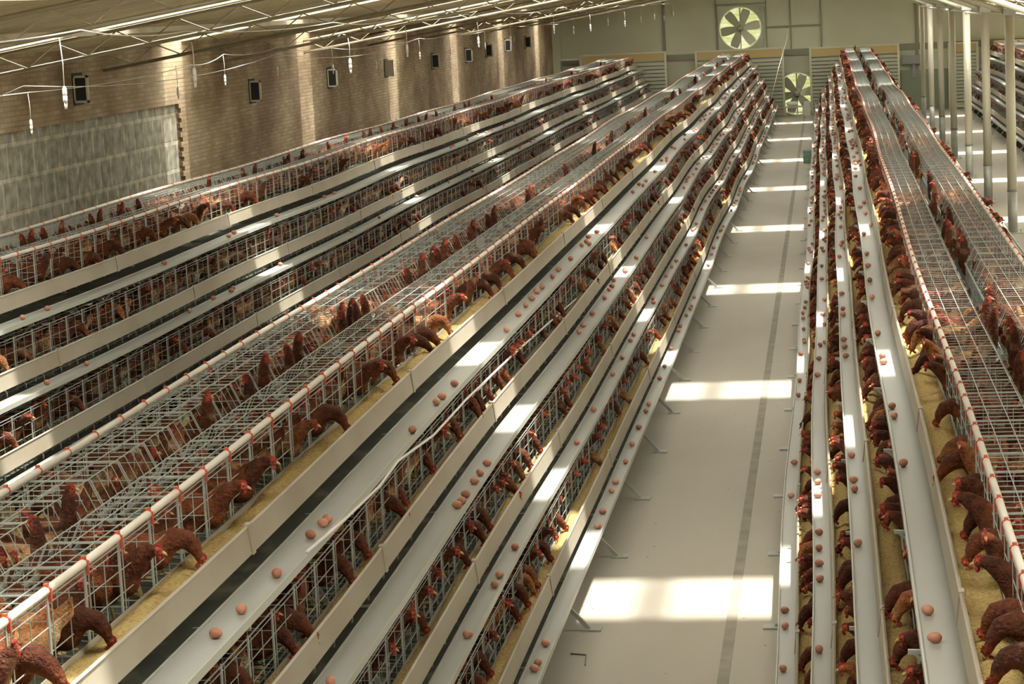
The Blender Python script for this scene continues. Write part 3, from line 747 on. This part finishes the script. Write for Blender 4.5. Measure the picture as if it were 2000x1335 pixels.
def column(y, i):
    t = empty('column', (2.94, y, 0))
    MB().tube([(0, 0, .7), (0, 0, 3.62)], .078, 12).build('post', M['col'], t, True)
    MB().tube([(0, 0, .01), (0, 0, .7)], .080, 12).build('lower_post', M['rail'], t, True)
    MB().tube([(0, 0, .69), (0, 0, .72)], .086, 12).build('collar', M['grey'], t, True)
    b = MB().box(-.17, .17, -.13, .13, 0, .015)
    for sx in (-1, 1):
        for sy in (-1, 1): b.tube([(sx*.13, sy*.09, .015), (sx*.13, sy*.09, .05)], .012, 6)
    b.build('base_plate', M['rail'], t)
    MB().tube([(0, 0, 3.58), (-1.6, 0, 4.22)], .045, 6).build('knee_brace', M['col'], t, True)
    MB().box(-.10, .10, -.10, .10, 3.55, 3.66).build('cap_plate', M['rail'], t)
    tag(t, 'pale round steel column on a bolted plate, %s from near end' % ordinal(i), 'column', 'steel columns right of the cages')
for i, y in enumerate([32.0]+[37.7+5.69*j for j in range(7)]): column(y, i)
for i, y in enumerate((43.4, 54.8, 66.2)):
    pass
MB().tube([(2.94, 43.4, 3.50), (2.94, 71.8, 3.50)], .03, 6).build('tie', M['col'])
o = bpy.data.objects['tie']; o.name = 'tie_beam'; tag(o, 'long pale tie beam joining the column tops', 'beam')
# ------------------------------------------------------------------ wall vents with open flaps
for i, (y, z) in enumerate(((27.2, 3.34), (35.85, 2.95), (41.7, 2.95), (47.3, 2.95), (53.1, 2.93), (58.2, 2.93), (61.8, 2.97), (65.6, 3.02), (70.1, 3.02))):
    t = empty('wall_vent', (WL, y, z))
    b = MB().box(-.02, .012, -.04, .34, -.20, .20); b.build('vent_hole_shade', M['dark'], t)  # near-black box on the wall, the hole's shade put into its colour
    b = MB()
    for a0, a1, c0, c1 in ((0, .20, .14, .17), (0, .20, -.17, -.14), (0, .03, -.17, .17), (.17, .20, -.17, .17)): b.box(a0, a1, -.03, 0, c0, c1)
    b.build('flap_frame', M['col'], t)
    MB().box(.03, .17, -.022, -.012, -.14, .14).build('flap_panel', M['dark'] if i != 3 else M['col'], t)  # fourth panel pale: the light on it is put into its colour
    tag(t, 'small square vent with an open flap in the brick wall, %s from near end' % ordinal(i), 'vent', 'vents in the brick wall')
# ------------------------------------------------------------------ hanging lamps and their cables
def lamp(x, y, z, i, line, drop):
    t = empty('hanging_lamp', (x, y, z)); t.scale = (.62, .62, .62); drop /= .62
    MB().tube([(0, 0, .19), (.005, 0, .19+drop*.5), (-.012, 0, .19+drop)], .0055, 6).build('cord', M['cord'], t, True)
    b = MB(); b.tube([(0, 0, .095), (0, 0, .12), (0, 0, .18), (0, 0, .205)], [.020, .027, .024, .008], 12); b.build('socket', M['white'], t, True)
    b = MB(); b.tube([(0, 0, .02), (0, 0, .045), (0, 0, .095)], [.020, .026, .026], 12); b.build('ballast', M['cord'], t, True)
    b = MB()
    for k in range(3):
        a = k*2.094; b.tube([(math.cos(a)*.014, math.sin(a)*.014, .02), (math.cos(a)*.014, math.sin(a)*.014, -.05)], .0065, 6)
    b.tube([(0, 0, .0), (0, 0, -.055)], .012, 8); b.build('bulb', M['white'], t, True)
    tag(t, 'white unlit lamp hanging on a cord %s, %s from near end' % (line, ordinal(i)), 'lamp', 'hanging lamps')
L1 = [15.31, 17.93, 23.57, 26.9, 32.6, 36.0, 41.9, 45.2, 48.5, 52.5, 57.0, 62, 67.0, 71, 75.4]
for i, y in enumerate(L1): lamp({0: -5.3, 1: -5.1}.get(i, -5.0), y, 3.55+.05*math.sin(i*2.3), i, 'between the left rows', .22 if i else .34)
L2 = [(23.8, 2.98), (30.3, 3.08), (32.0, 3.18), (35.2, 3.2), (39.3, 3.1), (43.2, 3.06), (48, 3.1), (52, 3.12), (57.5, 3.1), (63, 3.15), (69, 3.15)]
for i, (y, z) in enumerate(L2): lamp(-8.87 if i == 1 else -8.65, y, z+.02, i, 'beside the brick wall', .30)
def cable(pts, sag, name, label, r=.005, m='cord'):
    P = []
    for a, b_ in zip(pts[:-1], pts[1:]):
        A, B = Vector(a), Vector(b_)
        for i in range(9):
            t = i/8; q = A.lerp(B, t); q.z -= sag*4*t*(1-t)
            if not P or (P[-1]-q).length > 1e-5: P.append(q)
    return tag(MB().tube(P, r, 6).build(name, M[m], None, True), label, 'cable')
cable([(-8.65, 14, 3.6)]+[(-8.65, y, z+.44) for y, z in L2]+[(-8.65, 77, 3.5)], .05, 'lamp_cable', 'thin pale lamp cable strung along above the brick wall row')
cable([(-8.3, 17, 3.45), (-8.3, 22.7, 3.52), (-8.4, 34.2, 3.55), (-8.4, 45.6, 3.5)], .16, 'slack_wire', 'slack pale wire sagging between trusses in front of the brick wall', .004)
cable([(-5.15, 11, 4.02)]+[(-5.15, y, 4.01 if i else 4.06) for i, y in enumerate(L1)]+[(-5.15, 77, 4.0)], .04, 'lamp_cable', 'thin pale lamp cable strung along above the gap between the left rows')
# loose white hose draped along the second tier
pts = []
for x, y in ((600, 1077), (670, 1017), (740, 950), (777, 900), (847, 849), (911, 779), (1002, 692), (1055, 645), (1104, 602), (1132, 578), (1178, 532)):
    Y, Z = at_x(x, y, -2.305); pts.append((-2.305, Y, Z))
tag(MB().tube(pts, .008, 6).build('water_hose', M['white'], None, True), 'loose white hose draped along the second tier left of the aisle', 'hose')
# ------------------------------------------------------------------ far wall: fans, slatted screens, odds and ends
def fan(x, z, rad, label, box):
    t = empty('exhaust_fan', (x, YF-.05, z))
    b = MB(); hs = .76 if box else rad+.02; n = 48
    for yy in (-.01, .04):
        ring = []
        for i in range(n):
            a = 2*math.pi*i/n; c, d = math.cos(a), math.sin(a); q = hs/max(abs(c), abs(d)); ring.append(((c*rad, yy, d*rad), (c*q, yy, d*q)))
        b.add([p for pr in ring for p in pr], [(2*i, 2*i+1, 2*((i+1) % n)+1, 2*((i+1) % n)) for i in range(n)])
    b.build('housing', M['fan'], t)
    b = MB(); n = 40
    b.sweep([[Vector((math.cos(2*math.pi*i/n)*q, yy, math.sin(2*math.pi*i/n)*q)) for q, yy in ((rad, -.03), (rad+.03, -.03), (rad+.03, .2), (rad, .2))] for i in range(n+1)], True, False)
    b.build('rim', M['fanrim'], t)
    for i in range(6):
        a = math.radians(8+60*i); b = MB(); rings = []
        for rr, wd in ((.07, .06), (.2, .11), (.42, .145), (.58, .15), (rad-.03, .12)):
            c = Vector((math.cos(a)*rr, 0, math.sin(a)*rr)); tn = Vector((-math.sin(a), 0, math.cos(a))); sw = tn*(.03*rr)
            rings.append([c+sw-tn*wd+Vector((0, -.02, 0)), c+sw+tn*wd+Vector((0, .03, 0)), c+sw+tn*wd+Vector((0, .036, 0)), c+sw-tn*wd+Vector((0, -.014, 0))])
        b.sweep(rings); b.build('blade', M['fan'], t)
    MB().tube([(0, -.06, 0), (0, .06, 0)], .11, 14).build('hub', M['fan'], t, True)
    b = MB()
    for i in range(4):
        a = math.radians(45+90*i); b.tube([(math.cos(a)*.07, -.075, math.sin(a)*.07), (math.cos(a)*.07, -.055, math.sin(a)*.07)], .014, 6)
    b.build('bolts', M['fanrim'], t)
    MB().box(-.022, .022, .06, .10, -rad, rad).build('strut', M['fan'], t)
    b = MB()
    for i in range(11):
        z0 = -rad+i*2*rad/11; z1 = z0+2*rad/11
        b.add([(-rad, .17, z0), (rad, .17, z0), (rad, .19, z1), (-rad, .19, z1), (-rad, .172, z0-.004), (rad, .172, z0-.004), (rad, .192, z1-.004), (-rad, .192, z1-.004)],
              [(0, 1, 2, 3), (4, 7, 6, 5), (0, 4, 5, 1), (3, 2, 6, 7), (0, 3, 7, 4), (1, 5, 6, 2)])
    b.build('shutter', M['shut'], t)
    tag(t, label, 'fan', 'exhaust fans')
fan(FX1, FZ1, FR, 'large six bladed exhaust fan in square housing, high on the far wall', True)
fan(FX2, FZ2, FR, 'large exhaust fan low on far wall at the end of the aisle', False)
b = MB().tube([(-2.33, YF-.12, 3.72), (-2.30, YF-.12, 3.60), (-2.22, YF-.12, 3.52), (-2.14, YF-.12, 3.56), (-2.13, YF-.12, 3.66)], .022, 6)
tag(b.build('bent_pipe', M['fanrim'], None, True), 'bent pale pipe at the upper right corner of the high fan', 'pipe')
def screen(x0, x1, z1, label, y=77.25):
    t = empty('slatted_screen', ((x0+x1)/2, y, 0)); h = (x1-x0)/2
    b = MB().box(-h, -h+.07, 0, .06, 0, z1).box(h-.07, h, 0, .06, 0, z1).box(-h+.07, h-.07, 0, .06, z1-.05, z1).box(-h+.07, h-.07, 0, .06, .05, .12)
    b.build('frame', M['panel'], t)
    MB().box(-h+.07, h-.07, .015, .05, z1-.32, z1-.05).build('top_board', M['board2'], t)
    b = MB(); n = 15
    for i in range(n):
        zz = .13+i*(z1-.47)/n; b.box(-h+.07, h-.07, .01, .045, zz, zz+(z1-.47)/n*.72)
    b.build('slats', M['slat'], t)
    MB().box(-h+.07, h-.07, .05, .058, .12, z1-.06).build('backing', M['grey'], t)
    tag(t, label, 'screen', 'slatted screens at the row ends')
screen(-4.45, -1.45, 2.33, 'tall slatted screen with tan top board behind the row left of the aisle')
screen(-.60, 2.40, 2.27, 'tall slatted screen with tan top board behind the row right of the aisle')
screen(-8.40, -5.42, 2.38, 'tall slatted screen with tan top board behind the brick wall row')
screen(4.0, 5.0, 2.21, 'narrow slatted screen with tan top board seen between the right columns')
screen(5.5, 7.6, 2.21, 'slatted screen with tan top board behind the far right row')
tag(MB().tube([(WL, 77.3, 2.24), (-8.4, 77.3, 2.24)], .03, 8).build('rail', M['white'], None, True), 'short white rail in the far left corner by the brick wall', 'rail')
t = empty('wall_motor', (2.88, YF-.15, 1.70))
MB().box(-.38, .30, -.12, .03, -.14, .14).build('housing', M['grey'], t); MB().tube([(.30, -.05, 0), (.40, -.05, 0)], .06, 10).build('shaft', M['rail'], t, True)
MB().box(-.05, .05, -.02, .03, -.6, -.14).build('bracket', M['grey'], t)
tag(t, 'dark grey motor box mounted on the far wall right of the cages', 'motor')
# bench and trough in front of the low fan
t = empty('bench', (-1.15, 77.0, 0))
MB().box(-.32, .32, -.18, .18, .30, .34).box(-.32, .32, -.18, -.16, .12, .16).build('top', M['col'], t)
for sx in (-.29, .29):
    for sy in (-.15, .15): MB().box(sx-.02, sx+.02, sy-.02, sy+.02, 0, .30).build('leg', M['col'], t)
tag(t, 'low pale metal bench standing before the low fan', 'bench')
b = MB().tube([(-1.40, 76.98, .42), (-1.34, 76.98, .43), (-1.10, 76.98, .43), (-1.04, 76.98, .42)], [.04, .075, .075, .04], 12)
tag(b.build('water_jug', M['white'], None, True), 'white plastic jug lying on the low bench', 'jug')
tag(MB().box(-.83, -.62, 76.9, 76.95, .0, .50).build('leaning_board', M['fanrim']), 'pale board leaning beside the low bench by the fan', 'board')
# stacked baskets at the foot of the right row
for i in range(2):
    X, Y = -.53, 55.0+0; t = empty('egg_basket', (-.52, 55.2, .155*i))
    b = MB(); s0, s1 = .10, .13
    for z0 in (0, .05, .10): 
        q = s0+(s1-s0)*z0/.15
        b.box(-q, q, -q-.01, -q, z0, z0+.03); b.box(-q, q, q, q+.01, z0, z0+.03); b.box(-q-.01, -q, -q, q, z0, z0+.03); b.box(q, q+.01, -q, q, z0, z0+.03)
    b.box(-s0, s0, -s0, s0, 0, .008)
    for sx in (-1, 1):
        for sy in (-1, 1): b.box(sx*.115-.01, sx*.115+.01, sy*.115-.01, sy*.115+.01, 0, .15)
    b.build('tub', M['green'], t); MB().box(-.14, .14, -.14, -.125, .135, .15).box(-.14, .14, .125, .14, .135, .15).build('rim', M['green'], t)
    tag(t, ['green plastic basket at the foot of the right row, bottom of its stack', 'green plastic basket at the foot of the right row, top of its stack'][i], 'basket', 'stacked green baskets')
# long leaning pole at the end of the left row, scrap wire on the floor
tag(MB().tube([(-1.75, 70, .9), (-1.55, 72.5, 1.75), (-1.30, 75, 2.6), (-1.2, 76.5, 3.1)], .007, 6).build('pole', M['white'], None, True), 'thin pale pole leaning over the far end of the left row', 'pole')
X, Y = at_z(1115, 1277, 0); X2, Y2 = at_z(1145, 1280, 0); X3, Y3 = at_z(1143, 1300, 0)
tag(MB().tube([(X, Y, .006), (X2, Y2, .006), (X3, Y3, .006)], .005, 6).build('scrap_wire', M['grey']), 'bent piece of scrap wire lying on the near aisle floor', 'wire')
